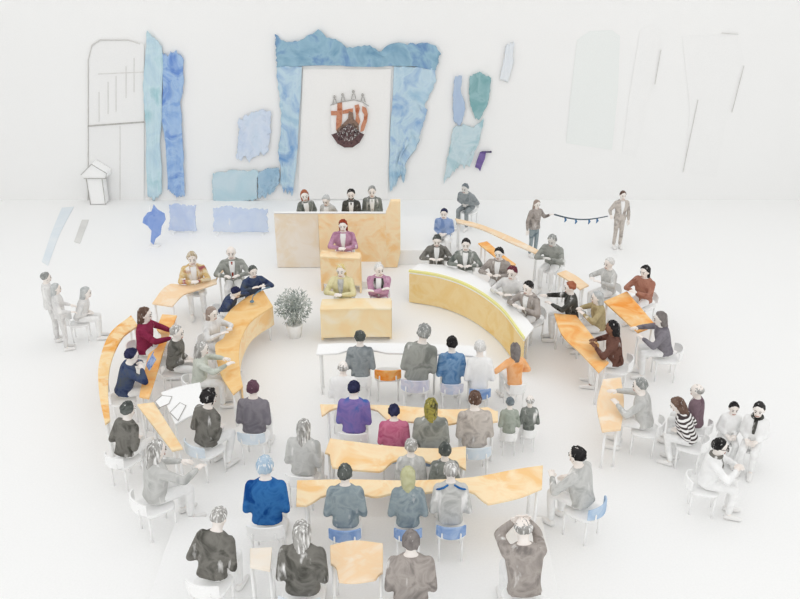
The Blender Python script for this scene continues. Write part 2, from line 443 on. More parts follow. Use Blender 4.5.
PRESET = {  # wrist targets (right hand x>0), root space of a seated person of scale 1
    'desk': ((.14, .37, .83), (-.14, .37, .83)), 'clasp': ((.07, .36, .80), (-.07, .37, .80)), 'fold': ((-.07, .27, .84), (.08, .30, .82)),
    'lap': ((.08, .20, .655), (-.08, .20, .655)), 'reach': ((.18, .50, .86), (-.14, .44, .82)), 'write': ((.18, .36, .83), (-.05, .34, .83)),
    'read': ((.11, .34, .92), (-.11, .34, .92)), 'out': ((.24, .34, .83), (-.24, .34, .83)),
    'down': ((.27, .04, .80), (-.27, .04, .80)), 'hold': ((.16, .30, 1.05), (-.16, .30, 1.05)), 'rope': ((.34, .20, 1.08), (-.26, .04, .80)), 'ropeleft': ((.26, .04, .80), (-.36, .20, 1.28))}
PEOPLE = []; BODIES = []; HANDS = {}
TROUSER = suitm('white')
def person(px, py, rz, top, hair, label, key, hk='short', arms='desk', base=0.0, sc=1.0, lean=10, nod=8, yaw=0, side=0, w=1.0, stand=False, skin=None, shirt=None, tie=None,
           lapel=None, chairc='white', hs=1.12, vol=1.01, legs=None, noseat=False, faces=True, beard=None, scarf=None, piping=None, tr=None, hem=-.03, depth=0.0, wide=0.0):
    skin = skin or SKIN; rz = R(rz)
    Zp = .90 if stand else .465
    hem = hem if stand else .04

    MT = Matrix.Translation((0, 0, Zp)) @ Matrix.Rotation(-R(lean), 4, 'X') @ Matrix.Rotation(R(side), 4, 'Y')
    MH = MT @ Matrix.Translation((0, 0, .585)) @ Matrix.Rotation(-R(nod - lean * .7), 4, 'X') @ Matrix.Rotation(R(yaw), 4, 'Z') @ Matrix.Translation((0, .012, .112)) @ Matrix.Scale(hs, 4)
    hc = MH @ Vector((0, 0, .015)) 
    RZ = Matrix.Rotation(rz, 4, 'Z')
    hw = RZ @ (hc * sc); g = at(px, py, base + hw.z); loc = Vector((g.x - hw.x, g.y - hw.y, base))
    # ---- body (one continuous skin): torso, neck, head, limbs; hands, eyes, mouth added after the union
    b = MB(); ex = MB()
    b.rings(torso_rings(MT, .06, .585, -.012, w))
    b.tube([MT @ Vector((0, -.002, .53)), MH @ Vector((0, -.01, -.05))], [.056, .05], 12)
    b.ball((0, -.004, .022), (.074, .094, .094), MH, 16, 12)
    b.ball((0, .028, -.052), (.054, .058, .062), MH, 12, 10)
    b.tube([MH @ Vector((0, .086, .012)), MH @ Vector((0, .104, -.022))], [.010, .015], 8)
    for s in (-1, 1): b.ball((s * .076, -.006, -.005), (.012, .022, .030), MH, 8, 6)
    for s in (-1, 1):
        ex.ball((s * .030, .084, .008), (.0105, .008, .0075), MH, 8, 6, 1)
        ex.tube([MH @ Vector((s * .016, .089, .034)), MH @ Vector((s * .032, .086, .038)), MH @ Vector((s * .046, .076, .034))], .0038, 5, 1)
    ex.tube([MH @ Vector((-.024, .080, -.058)), MH @ Vector((0, .090, -.056)), MH @ Vector((.024, .080, -.058))], .007, 6, 2)
    # ---- arms
    j = MB(); j.rings(torso_rings(MT, hem, .566, .010, w, flare=.010 if not stand else .014))
    T = PRESET[arms] if isinstance(arms, str) and arms != 'face' else arms
    if arms == 'face': T = [(s * .075, hc.y + .115, hc.z - .01) for s in (1, -1)]
    for s, W in zip((1, -1), T):
        S = MT @ Vector((s * .172 * w, .0, .475)); W = Vector(W)
        if arms in ('desk', 'clasp', 'write', 'out', 'reach'): W.z /= sc
        if W.z < 0: W = Vector((s * .1, .3, .6))
        E, W = ik(S, W, .285, .25, (Vector((s * .30, -.45, -.8)) if arms == 'lap' else Vector((s * (.9 + wide), -.2, -.45)) if not stand else Vector((s * .5, -.3, -.8))) if arms != 'face' else Vector((s * .55, .25, -.9)))
        b.tube([S, S.lerp(E, .5), E], [.046, .044, .036], 10); b.tube([E, E.lerp(W, .4), W], [.036, .036, .024], 10)
        j.tube([S + (S - E).normalized() * .005, S.lerp(E, .5), E], [.068, .060, .051], 12); j.tube([E, E.lerp(W, .4), E.lerp(W, .93)], [.051, .049, .038], 12)
        pn = Vector((0, 0, 1)) if arms not in ('down', 'face') else Vector((s, 0, 0)) if arms == 'down' else Vector((0, 1, .2))
        HANDS[(key, s)] = (RZ, loc, W + (W - E).normalized() * .05, sc)
        hand(ex, W, (W - E), -s, pn, .5)
    # ---- legs
    t = MB(); t.rings(torso_rings(MT @ Matrix.Translation((0, 0, .0)), -.03 if stand else .03, .16, .004, w, k=5))
    for s in (-1, 1):
        if stand: H, K, A = Vector((s * .085, 0, .92)), Vector((s * .095, .03, .50)), Vector((s * .10, 0, .10))
        else: H, K, A = Vector((s * .085, .02, .535)), Vector((s * .12, .40, .525)), Vector((s * .12, .37, .10))
        lw = min(1, w); H.x *= lw; K.x *= lw; A.x *= lw
        if legs: K = K + Vector(legs[0]); A = A + Vector(legs[1])
        b.tube([H, H.lerp(K, .5), K], [.07, .062, .048], 10); b.tube([K, K.lerp(A, .35), A], [.046, .048, .032], 10)
        b.tube([A, A + Vector((0, .03, -.045)), A + Vector((s * .01, .15, -.062))], [.032, .034, .022], 8)
        t.tube([H, H.lerp(K, .5), K], [.083, .075, .060], 12); t.tube([K, K.lerp(A, .5), A + Vector((0, 0, .03))], [.060, .056, .050], 12)
    root = remesh(b, 'person', [skin, EYE, LIP], None, .019, ex)
    tag(root, label, 'person'); root.location = loc; root.rotation_euler = (0, 0, rz); root.scale = (sc,) * 3
    topm = stripes() if top == 'striped' else suitm(top)
    remesh(j, 'jacket' if (shirt or lapel) else 'top', [topm], root, .019)
    remesh(t, 'trousers', [suitm(tr) if tr else suitm(top) if stand and top not in ('white',) else TROUSER], root, .022)
    for s in (-1, 1):
        A = Vector((s * .10, 0, .10)) if stand else Vector((s * .12, .37, .10))
        A.x *= min(1, w)
        if legs: A = A + Vector(legs[1])
        m = MB(); m.tube([A + Vector((0, -.02, -.055)), A + Vector((0, .05, -.052)), A + Vector((s * .01, .17, -.062))], [.044, .045, .032], 10); m.build('shoe', wash('pale_shoe', [(240, 239, 237)]), root)
    if hair:
        h = hair_mesh(MH, hk, vol); h.build('hair', hairm(hair), root)
    if shirt:
        m = MB(); front_patch(m, MT, [(.545, -.055, .055), (.48, -.058, .058), (.36, -.044, .044), (.22, -.020, .020), (.16, -.006, .006)], w, .004); m.build('shirt', suitm('white') if shirt == 'white' else suitm(shirt), root)
    if tie:
        m = MB(); front_patch(m, MT, [(.535, -.018, .018), (.50, -.011, .011), (.30, -.020, .020), (.18, -.012, .012)], w, .010)
        m.build('tie', wash('tie_red', [(140, 48, 36), (166, 74, 56)]) if tie == 'red' else suitm(tie), root)
    if lapel:
        m = MB()
        for s in (-1, 1): front_patch(m, MT, [(.545, s * .052, s * .085), (.46, s * .058, s * .105), (.34, s * .046, s * .075), (.22, s * .022, s * .036)], w, .008)
        m.build('lapel', suitm(lapel), root)
    if piping:
        m = MB()
        for s in (-1, 1): m.tube([MT @ Vector((s * x * w, y, z)) for x, y, z in ((.05, -.082, .555), (.11, -.098, .528), (.17, -.085, .505), (.215, -.03, .475), (.226, -.015, .40))], .013, 6)
        m.build('piping', suitm(piping), root)
    if beard:
        m = MB(); m.ball((0, .034, -.064), (.056, .060, .050), MH, 12, 8); m.build('beard', hairm(beard), root)
    if scarf:
        m = MB(); rs = []
        c = MT @ Vector((0, 0, .555)); m.tube([MT @ Vector((.075 * math.cos(a), .01 + .075 * math.sin(a), .56)) for a in [2 * math.pi * i / 12 for i in range(13)]], .026, 8); front_patch(m, MT, [(.55, -.03, .03), (.42, -.03, .03), (.30, -.02, .02)], w, .012); m.build('scarf', suitm(scarf), root)
    if not stand and not noseat:
        chair(loc - RZ @ Vector((0, .035 * sc, 0)), rz, sc, chairc, f'low chair with {CNAME[chairc]} backrest under the {key}', w)
        BODIES.append((loc, rz, sc, lean, w, side))
    PEOPLE.append((key, root, hc, MH))
    return root

# --- the bench at the back (facing the room)
person(304.5, 195, -170, 'darkgreen', 'auburn', 'person with swept auburn hair leaning sideways at the left end of the raised bench', 'auburn-haired person', 'long', 'lap', DAIS, lean=14, side=6, chairc='white', shirt='white', w=0.7)
person(326, 200, 165, 'light', 'silver', 'silver-haired person in light grey hunched over the bench beside the auburn-haired one', 'hunched silver-haired person', 'short', 'lap', DAIS, sc=.95, lean=14, nod=22, shirt='white', w=0.72)
person(351, 194, 180, 'black', 'black', 'bearded person in black suit and dark tie sitting at the raised bench', 'bearded person in black', 'short', 'lap', DAIS, lean=4, shirt='white', tie='black', beard='darkgrey', w=0.8)
person(372, 191, 180, 'darkgreen', 'grey', 'grey-haired person in dark grey-green suit at the right end of the raised bench', 'grey-haired person at the bench end', 'short', 'lap', DAIS, lean=4, shirt='white', tie='light', w=0.88)
person(343, 225, 178, 'mauve', 'red', 'person with long red hair and mauve jacket in front of the raised bench', 'red-haired person in mauve', 'long', 'clasp', .15, sc=1.02, lean=4, shirt='white', legs=((0, -.04, 0), (0, -.13, 0)))
person(341, 270, 172, 'lemon', 'blond', 'blond person in pale yellow jacket at the pale desk facing the rows', 'blond person in pale yellow', 'bob', 'clasp', 0, lean=4, shirt='light')
person(379, 269, 178, 'mauve', 'white', 'white-haired person with folded mauve sleeves and white waistcoat at the pale desk', 'white-haired person with mauve sleeves', 'short', 'fold', 0, lean=3, yaw=25, shirt='white', lapel='black')
# --- row nearest the pale desk, seen from behind
person(360, 337, 0, 'steel', 'darkgrey', 'person in steel grey with dark grey head seen from behind below the pale desk', 'person in steel grey', 'short', 'lap', 0, lean=10, chairc='white', sc=.98, w=0.9)
person(343, 367, 0, 'white', 'sketch', 'bald person in white with thin grey side hair behind the indigo jacket', 'bald person in white', 'bald', 'lap', 0, sc=.9, lean=10)
person(424, 332, -4, 'grey', 'grey', 'tall broad person in grey suit seen from behind beside the blue jacket', 'tall broad person in grey', 'short', 'lap', 0, sc=1.2, lean=6, nod=4, w=0.9, chairc='lavender', side=8)
person(452, 343, 0, 'azure', 'black', 'person with black hair and azure blue jacket between grey suit and white jacket', 'person in azure jacket', 'short', 'lap', 0, sc=1.0, lean=8, chairc='lavender', wide=-.1, w=0.88)
person(480, 347, 0, 'white', 'white', 'white-haired person in white jacket on a blue chair beside the orange top', 'white-haired person in white jacket', 'short', 'lap', 0, lean=10, chairc='cobalt', side=0, w=0.82)
person(515, 349, 14, 'orange', 'smoke', 'grey-haired person in orange top reaching left at the end of the row', 'person in orange top', 'bob', ((.08, .20, .655), (-.27, .16, .72)), 0, sc=.9, lean=4, w=0.76)
# --- second row
person(354, 388, -4, 'indigo', 'navy', 'person with dark hair in blue and violet jacket beside the magenta top', 'person in blue-violet jacket', 'short', 'lap', 0, lean=8, sc=1.0)
person(394, 411, 0, 'magenta', 'navy', 'person with navy hair and magenta top seen from behind', 'person in magenta', 'short', 'lap', 0, sc=.9, lean=8, chairc='sky')
person(431, 406, 0, 'grey', 'streaky', 'person with black and yellow streaked hair and wide grey jacket', 'streaky-haired person', 'bob', 'lap', 0, lean=8, sc=1.02, chairc='cobalt', wide=.3)
person(475, 399, 3, 'taupe', 'brown', 'person with gathered brown hair and taupe jacket at the end of second row', 'person in taupe', 'bun', 'lap', 0, lean=8, sc=1.04, chairc='ice', wide=.3)
person(510, 402, 0, 'green', 'slate', 'small person in grey-green with slate hair beside the taupe jacket', 'small person in grey-green', 'short', 'lap', 0, sc=.72, lean=6, hs=1.05, w=0.75)
person(530, 400, 0, 'darkgreen', 'sketch', 'small thin-haired person in dark grey-green right of the other small figure', 'small person in dark grey-green', 'bald', 'lap', 0, sc=.70, lean=6, w=0.7, hs=1.1)
# --- third row (floor) and fourth row (on the step)
person(411, 446, 0, 'light', 'sketch', 'person in light blue-grey with thin grey hair in the third row', 'light grey person', 'short', 'lap', 0, sc=.92, lean=4, w=0.82)
person(445, 450, 0, 'darkgreen', 'darkgrey', 'dark-haired person in olive grey in the third row behind white-haired one', 'olive grey person', 'short', 'lap', 0, sc=.92, lean=4, w=0.82)
person(408, 475, 0, 'bluegrey', 'moss', 'person with pale moss-coloured hair and blue-grey jacket on a cobalt chair', 'moss-haired person', 'bob', 'lap', RISE, lean=12, sc=.96, chairc='cobalt', w=0.86)
person(451, 470, 0, 'light', 'sketch', 'white-haired person in pale grey jacket with dark blue edges on a cobalt chair', 'person in blue-edged jacket', 'short', 'lap', RISE, lean=12, sc=1.0, chairc='cobalt', w=0.88, piping='blue')
person(345, 473, 0, 'bluegrey', 'darkgrey', 'dark-haired person in blue-grey jacket alone between two orange desktops', 'lone person in blue-grey', 'short', 'lap', RISE, lean=12, sc=1.0, chairc='cobalt', w=.95)
person(265, 466, 0, 'blue', 'blue', 'person in strong blue jacket with pale blue-grey hair', 'person in strong blue', 'short', 'lap', RISE, lean=10, sc=1.08, chairc='white', hs=1.2)
person(577, 455, 48, 'light', 'black', 'person in light grey turned left with dark hair reaching towards the orange desktop', 'light grey person on light blue chair', 'curly', ((.12, .30, .70), (-.17, .38, .80)), 0, lean=12, sc=1.03, chairc='sky')
# --- nearest row
person(219, 517, -18, 'dark', 'sketch', 'person in dark grey bent forward nearest the bottom left corner', 'bent dark grey person', 'short', 'lap', RISE, lean=22, nod=24, sc=1.02)
person(302, 531, -4, 'dark', 'sketch', 'white-haired person in charcoal jacket on a very pale blue chair', 'white-haired person in charcoal', 'bob', 'lap', RISE, lean=10, sc=1.08, chairc='ice', w=1.05)
person(411, 541, 0, 'warm', 'smoke', 'person with smoky brown hair and warm grey jacket in the nearest row', 'smoky-haired person', 'short', 'lap', RISE, lean=10, sc=1.06, chairc='ice', w=1.05)
person(523, 528, 6, 'warm', 'sketch', 'thin-haired person in brown-grey holding the head in both hands', 'person holding the head', 'bald', 'face', RISE, lean=16, nod=26, sc=1.1)
# --- left of centre
person(253, 388, -5, 'greyplum', 'plum', 'plum-haired person in grey-plum top apart from others in front of the curved desk', 'plum-haired person', 'short', 'lap', 0, lean=8, sc=1.0, chairc='ice')
person(304, 427, -12, 'light', 'sketch', 'person with long grey hair and light grey top left of the centre rows', 'long-haired light grey person', 'long', 'lap', 0, lean=8, sc=1.0)
person(209, 397, -38, 'dark', 'black', 'person with dark curly hair and charcoal jacket on a pale blue chair', 'curly-haired person in charcoal', 'curly', 'lap', 0, lean=10, sc=1.06, chairc='ice', w=1.0, vol=1.1, legs=((0, -.04, 0), (0, -.13, 0)))
person(157, 449, -52, 'light', 'sketch', 'person with long white hair and pale grey coat reaching right by the sloping desktop', 'pale grey person reaching right', 'long', 'reach', 0, lean=8, sc=1.08)
person(128, 409, -30, 'dark', 'darkgrey', 'person in dark slate leaning by the end of the outer curved rail', 'slate person by the rail', 'short', 'lap', 0, lean=14, sc=1.0, w=.85)
# --- left wing
person(132, 355, -68, 'navy', 'navy', 'person in navy holding a blue folder by the outer curved rail', 'navy person with folder', 'short', 'read', 0, lean=18, sc=1.0, nod=14)
person(145, 314, -88, 'maroon', 'brown', 'person in maroon with long dark hair reaching right above the navy one', 'maroon person', 'bob', 'reach', 0, lean=6, sc=1.05)
person(177, 332, -96, 'dark', 'sketch', 'thin-haired person in charcoal waistcoat and white sleeves facing right', 'person in charcoal waistcoat', 'short', 'lap', 0, lean=8, sc=1.0, w=.9)
person(202, 348, -82, 'sage', 'sketch', 'person in sage grey with long outlined hair beside the curved desktop', 'sage grey person', 'long', 'reach', 0, lean=8, sc=.95, w=.85)
person(212, 313, -120, 'pale', 'taupe', 'person with taupe hair and pale clothes behind the curved desktop', 'taupe-haired person', 'bob', 'desk', 0, lean=6, sc=.95, w=.85)
person(192, 258, -165, 'ochre', 'sand', 'sandy-haired person in maroon and ochre at the far left desk', 'sandy-haired person', 'curly', 'clasp', 0, lean=4, shirt='white', vol=1.1)
person(231, 252, -172, 'grey', 'white', 'balding person in grey suit with a red tie', 'person with red tie', 'bald', 'desk', 0, lean=2, sc=1.02, shirt='white', tie='red')
person(253, 271, -150, 'navy', 'darkgrey', 'person with dark grey hair and navy jacket behind the curved desktop', 'navy person at desk top end', 'short', 'desk', 0, lean=8, sc=.92)
person(236, 292, -115, 'navy', 'navy', 'person in navy and white bent low over the curved desktop', 'bent navy person', 'short', 'desk', 0, lean=30, nod=30, sc=.88, w=.8)
# --- right wing behind the yellow desk
person(437, 240, 176, 'dark', 'darkgrey', 'person with dark grey hair and dark jacket at left end of the yellow desk', 'dark person at yellow desk', 'short', 'desk', 0, lean=4, shirt='white', nod=20, sc=.98, w=0.92)
person(466, 244, 172, 'darkgreen', 'black', 'person with black hair and grey jacket second from left at the yellow desk', 'second person at yellow desk', 'short', 'desk', 0, lean=4, shirt='white', sc=1.0, w=0.92)
person(499, 253, 158, 'warm', 'black', 'person with black hair and warm grey jacket third along the yellow desk', 'third person at yellow desk', 'short', 'desk', 0, lean=4, shirt='white', sc=1.0)
person(512, 272, 150, 'pale', 'maroon', 'maroon-haired person in pale grey fourth along the yellow desk', 'maroon-haired person', 'short', 'desk', 0, lean=6, sc=1.0, hs=1.18, legs=((0, -.04, 0), (0, -.13, 0)))
person(528, 287, 132, 'warm', 'black', 'person with black hair and grey jacket at right end of the yellow desk', 'last person at yellow desk', 'short', 'desk', 0, lean=12, sc=1.0, shirt='white', legs=((0, -.04, 0), (0, -.13, 0)))
person(444, 213, 170, 'periwinkle', 'navy', 'dark-haired person in periwinkle blue behind the yellow desk', 'periwinkle person', 'short', 'lap', 0, lean=8, sc=.9)
person(465, 188, 150, 'steel', 'slate', 'person all in steel grey hunched against the back wall', 'hunched steel grey person', 'short', 'lap', 0, lean=24, sc=.95, skin=SKING, tr='steel')
person(537, 204, 205, 'warm', 'taupe', 'standing person in warm grey holding one end of the tasselled cord', 'standing cord holder', 'long', 'ropeleft', 0, stand=True, sc=.8, lean=2, w=.9, tr='bluegrey')
person(552, 240, 150, 'grey', 'grey', 'grey-haired person in grey with hands together below the tasselled cord', 'reading grey person', 'curly', 'clasp', 0, lean=12, nod=20, sc=1.0, skin=SKING)
person(623, 195, 185, 'taupe', 'brown', 'tall standing person in taupe suit holding the far end of the cord', 'standing person in taupe', 'short', 'rope', 0, stand=True, sc=.82, lean=0, w=.9, shirt='white')
person(609, 263, 120, 'light', 'white', 'pale person in light grey with outlined hair behind the orange desks', 'pale light grey person', 'short', 'desk', 0, lean=4, sc=.96, w=.85)
person(570, 287, 88, 'black', 'auburn', 'person with red-brown hair and black jacket seated at the head of the orange desk', 'person in black at orange desk', 'short', 'reach', 0, lean=6, sc=.95, w=.85)
person(597, 297, 92, 'olive', 'silver', 'silver-haired person in olive brown beside the orange desk', 'silver-haired olive person', 'bob', 'desk', 0, lean=8, sc=.95, w=.9)
person(645, 271, 130, 'brown', 'black', 'black-haired person in brown jacket at the upper right desk', 'person in brown', 'bob', 'clasp', 0, lean=6, sc=.98, legs=((0, -.04, 0), (0, -.13, 0)))
person(612, 327, 78, 'darkbrown', 'black', 'dark-haired person in dark brown at the near end of the orange desk', 'person in dark brown', 'bob', 'desk', 0, lean=10, sc=1.0, skin=SKINB)
person(660, 318, 84, 'greyplum', 'smoke', 'person in grey-plum stretching an arm left over the upper right desk', 'grey-plum person', 'bob', 'reach', 0, lean=14, sc=1.0)
person(640, 385, 70, 'light', 'grey', 'person in light grey leaning on the pale orange desk', 'light grey person at pale desk', 'short', 'reach', 0, lean=12, sc=.98)
person(677, 404, 62, 'striped', 'brown', 'dark-haired person in a black and white striped top', 'striped person', 'bob', 'lap', 0, lean=22, nod=26, sc=.92, w=0.8, legs=((0, -.05, 0), (0, -.12, 0)))
person(697, 390, 60, 'plumvest', 'sketch', 'bald person in dark plum waistcoat beside the striped top', 'plum waistcoat person', 'bald', 'lap', 0, lean=4, sc=.88, w=0.75)
person(734, 408, 172, 'white', 'black', 'black-haired person in white, left of the close pair at the far right', 'left one of the white pair', 'short', 'lap', 0, lean=4, sc=.78, w=0.75, legs=((0, -.04, 0), (0, -.13, 0)))
person(759, 409, 150, 'white', 'black', 'black-haired person in white with black scarf, right of the close pair', 'right one of the white pair', 'short', 'lap', 0, lean=4, sc=.9, w=0.75, scarf='black', legs=((0, -.04, 0), (0, -.13, 0)))
sp = person(720, 446, -105, 'white', 'black', 'person in white with dark spectacles facing right at the lower right', 'spectacled person', 'short', 'clasp', 0, lean=6, sc=.94, w=.8, scarf='dark')
# --- pencilled group at the far left
person(46, 277, -60, 'pale', 'grey', 'standing person in white, outermost of the pale group at far left', 'outermost pale standing person', 'short', 'down', 0, stand=True, sc=.82, lean=0, w=.85)
person(56, 288, -70, 'pale', 'silver', 'standing person in white with silver hair in the middle of the pale group', 'middle pale standing person', 'bob', ((.2, .25, 1.05), (-.2, .25, 1.05)), 0, stand=True, sc=.78, lean=0, w=.8)
person(86, 292, -80, 'pale', 'silver', 'seated person in white bending forward beside the two pale standing people', 'pale seated person', 'long', 'lap', 0, sc=.86, lean=20, w=.85)

# ------------------------------------------------------------------ things people hold or wear
def spectacles(root, MH):
    m = MB()
    for s in (-1, 1):
        m.tube([MH @ Vector((s * .034 + .026 * math.cos(a), .104, .012 + .02 * math.sin(a))) for a in [2 * math.pi * i / 12 for i in range(13)]], .005, 6)
        m.tube([MH @ Vector((s * .06, .100, .014)), MH @ Vector((s * .082, .0, .014))], .004, 5)
    m.tube([MH @ Vector((-.01, .106, .014)), MH @ Vector((.01, .106, .014))], .004, 5)
    m.build('spectacles', EYE, root)
for key, root, hc, MH in PEOPLE:
    if key == 'spectacled person': spectacles(root, MH)

# ------------------------------------------------------------------ raised bench and centre desks
def panel_desk(name, pts, label, mat, base, z, depth, pbot=0.0, topmat=None, n=20, cat='desk'):
    """a desk whose front panel's top edge runs through the pixels pts and whose top goes back by depth"""
    a = catmull([at(x, y, base + z) for x, y in pts], n); b = [p + Vector((0, depth, 0)) for p in a]
    c = sum(a, Vector()) / n; c.z = 0; root = empty(name, c, 0, label, cat)
    a = [p - c for p in a]; b = [p - c for p in b]
    slab(a, [p + Vector((0, .05, 0)) for p in a], pbot, base + z - .04).build('front_panel', mat, root, smooth=False)
    slab([p + Vector((0, -.02, 0)) for p in a], b, base + z - .038, base + z).build('desktop', topmat or mat, root, smooth=False, bevel=.008)
    for i in (0, n - 1):
        m = MB(); x = a[i].x * .985; m.box((x, (a[i].y + b[i].y) / 2 + .04, (base + z - .04) / 2), (.04, depth - .12, base + z - .042)); m.build('side_panel', topmat or mat, root, smooth=False)
    return root
# dais step
mb = MB(); p0 = at(262, 200, DAIS); mb.box((-.95, 18.75, DAIS / 2), (3.6, 2.2, DAIS)); struct(mb.build('floor_dais', WHITE, smooth=False, bevel=.01), 'white raised step under the long bench')
mb = MB(); mb.box((-.92, 16.95, .075), (1.0, 1.1, .15)); struct(mb.build('floor_step', WHITE, smooth=False, bevel=.01), 'small white step in front of the long bench')

bench = empty('bench_desk', (-.95, 17.45, 0), 0, 'long orange bench front with tall right end under the white panel', 'bench')
# bench: buff left section, orange middle, tall right wing
ybench = 17.5
def bx(px, zpx): 
    return onwall(px, zpx, ybench)
m = MB()
xa, xb, xc, xd = bx(274, 214).x, bx(318, 214).x, bx(386, 214).x, bx(399, 200).x
zt = bx(340, 213).z
m.box(((xa + xb) / 2, ybench, (zt - .02) / 2 + .01), (xb - xa - .004, .06, zt - .02)); o = m.build('bench_front', BUFF, None, False); o.parent = bench; o.matrix_parent_inverse = Matrix.Translation(-bench.location); o['label'] = 'pale buff front section'
m = MB(); m.box(((xb + xc) / 2, ybench, (zt - .02) / 2 + .01), (xc - xb - .004, .06, zt - .02)); o = m.build('bench_front', ORANGE, None, False); o.parent = bench; o.matrix_parent_inverse = Matrix.Translation(-bench.location)
zw = bx(395, 201).z
m = MB()
xs = [xc, xc + .10, xc + .14, xd + .02]; 
prof = [(xc, .01), (xd - .04, .01), (xd + .03, .35), (xd + .03, zw), (xc + .10, zw), (xc + .05, zt + .12), (xc, zt - .0)]
m.rings([[Vector((x, ybench - .03, z)) for x, z in prof], [Vector((x, ybench + .12, z)) for x, z in prof]])
o = m.build('end_wing', ORANGE, None, False); o.parent = bench; o.matrix_parent_inverse = Matrix.Translation(-bench.location); o['label'] = 'taller end wing'
m = MB(); m.box(((xa + xc) / 2, ybench, zt + .0105), (xc - xa - .01, .07, .02)); o = m.build('desktop', WFURN, None, False); o.parent = bench; o.matrix_parent_inverse = Matrix.Translation(-bench.location)

panel_desk('clerk_desk', [(320, 256), (340, 257), (360, 258)], 'small orange desk front below the red-haired person in mauve', ORANGE, .15, .70, .30, .22)
panel_desk('pale_desk', [(320, 309), (355, 308), (391, 308)], 'pale yellow-orange desk front below the two people facing the rows', wash('cream_orange_wood', [(246, 218, 170), (246, 226, 186), (247, 234, 208)], 1.8), 0, .71, .42, .1)
# yellow curved desk on the right
desk('curved_desk', [(409, 272), (440, 277), (470, 288), (500, 309), (524, 340)], [(419, 263), (448, 266), (479, 277), (509, 298), (534, 327)],
     'long curved yellow desk with lemon rim in front of five people', WFURN, z=.70, panel='A', pmat=YELLOW, pbot=.02, rim=RIM, inset=.1)
# left crescent
desk('crescent_desk', [(262, 288), (236, 304), (220, 325), (215, 345), (220, 372), (233, 394)], [(273, 306), (252, 320), (242, 336), (239, 352), (240, 370), (243, 386)],
     'crescent-shaped orange desk curving around the open floor', wash('crescent_orange_wood', [(238, 184, 112), (244, 208, 152), (241, 198, 134)], 2), z=.70, panel='B', pmat=ORANGE, pbot=.3)
# far left desks
desk('curved_desk', [(152, 303), (166, 286), (190, 278), (215, 271), (243, 262)], [(172, 306), (184, 294), (202, 288), (222, 281), (247, 271)],
     'pale orange arc desk in front of the sandy-haired person and the red tie', ORANGEP, z=.70)
desk('curved_desk', [(162, 314), (152, 340), (145, 368), (139, 396)], [(177, 315), (167, 340), (159, 366), (149, 398)],
     'narrow deep orange desk strip in front of the maroon and navy people', ORANGED, z=.70)
desk('sloping_desk', [(137, 404), (152, 424), (172, 450)], [(154, 402), (168, 424), (183, 448)],
     'tapering light orange desk strip beside the pale grey person reaching right', ORANGE, z=.70)
desk('curved_rail', [(131, 315), (110, 333), (99, 362), (99, 392), (105, 424)], [(138, 325), (122, 338), (111, 362), (108, 390), (110, 420)],
     'outer curved orange rail around the backs of the left seats', wash('rail_orange_wood', [(238, 170, 84), (248, 222, 176), (246, 208, 150)], 2.6, .15), z=.80, cat='rail')
desk('white_desk', [(161, 392), (180, 386), (200, 382)], [(175, 424), (188, 417), (206, 410)], 'white desktop carrying loose papers beside the sage grey person', WFURN, z=.72)
# right side rails and desks
desk('thin_rail', [(455, 218), (480, 224), (510, 236), (541, 251)], [(457, 222), (482, 229), (510, 242), (538, 254)], 'thin pale orange rail running behind the yellow desk', ORANGEP, z=.70, cat='rail')
desk('rear_desk', [(478, 243), (492, 254), (508, 268)], [(487, 241), (500, 252), (516, 264)], 'short deep orange desktop peeking out behind the yellow desk people', ORANGED, z=.72)
desk('orange_desk', [(554, 313), (562, 334), (580, 352), (599, 372)], [(576, 315), (588, 330), (600, 345), (613, 358)], 'bright orange desk slanting down to the person in dark brown', ORANGED, z=.70)
desk('orange_desk', [(604, 301), (616, 312), (638, 332)], [(627, 291), (638, 304), (656, 325)], 'orange desk between the brown and grey-plum people', ORANGED, z=.70)
desk('orange_desk', [(557, 273), (568, 280), (580, 289)], [(566, 270), (577, 276), (589, 285)], 'small pale orange desktop behind the person in black', ORANGEP, z=.70)
desk('pale_desk', [(603, 379), (597, 404), (602, 431)], [(621, 377), (624, 402), (621, 429)], 'pale orange desk reached by the light grey person', ORANGEP, z=.70)
# centre rows
desk('row_desk', [(316, 354), (345, 353), (400, 353), (460, 355), (486, 357)], [(318, 344), (345, 343), (400, 343), (460, 345), (486, 347)], 'white desktop in front of the first row of backs', WFURN, z=.82)
desk('row_desk', [(322, 418), (390, 420), (450, 424), (498, 421)], [(320, 404), (390, 405), (450, 409), (498, 406)], 'narrow light orange desktop in front of the indigo and magenta people', ORANGE, z=.73)
desk('row_desk', [(320, 465), (350, 469), (394, 472), (440, 473), (466, 470)], [(330, 438), (352, 441), (394, 446), (440, 448), (466, 446)], 'broad light orange desktop below the magenta top in the third row', ORANGE, z=.73)
desk('row_desk', [(296, 505), (350, 506), (410, 507), (470, 506), (515, 498), (542, 488)], [(297, 480), (350, 479), (410, 480), (470, 477), (515, 469), (543, 465)], 'long light orange desktop fanning right in front of the cobalt chairs', ORANGE, z=.73, base=RISE)
desk('row_desk', [(331, 580), (354, 582), (383, 578)], [(330, 545), (354, 540), (383, 543)], 'light orange square desktop between charcoal and smoky-haired people', ORANGEP, z=.73, base=RISE)
desk('row_desk', [(250, 566), (270, 570)], [(250, 548), (272, 547)], 'very pale desktop beside the bent person in dark grey', wash('palest_wood', [(247, 234, 216), (246, 238, 226)], 3), z=.73, base=RISE)
chair(at(388, 367, .58) * 1.0 - Vector((0, 0, .58)), 0, 1.05, 'tangerine', 'empty chair with bright orange backrest between steel grey and tall grey people')

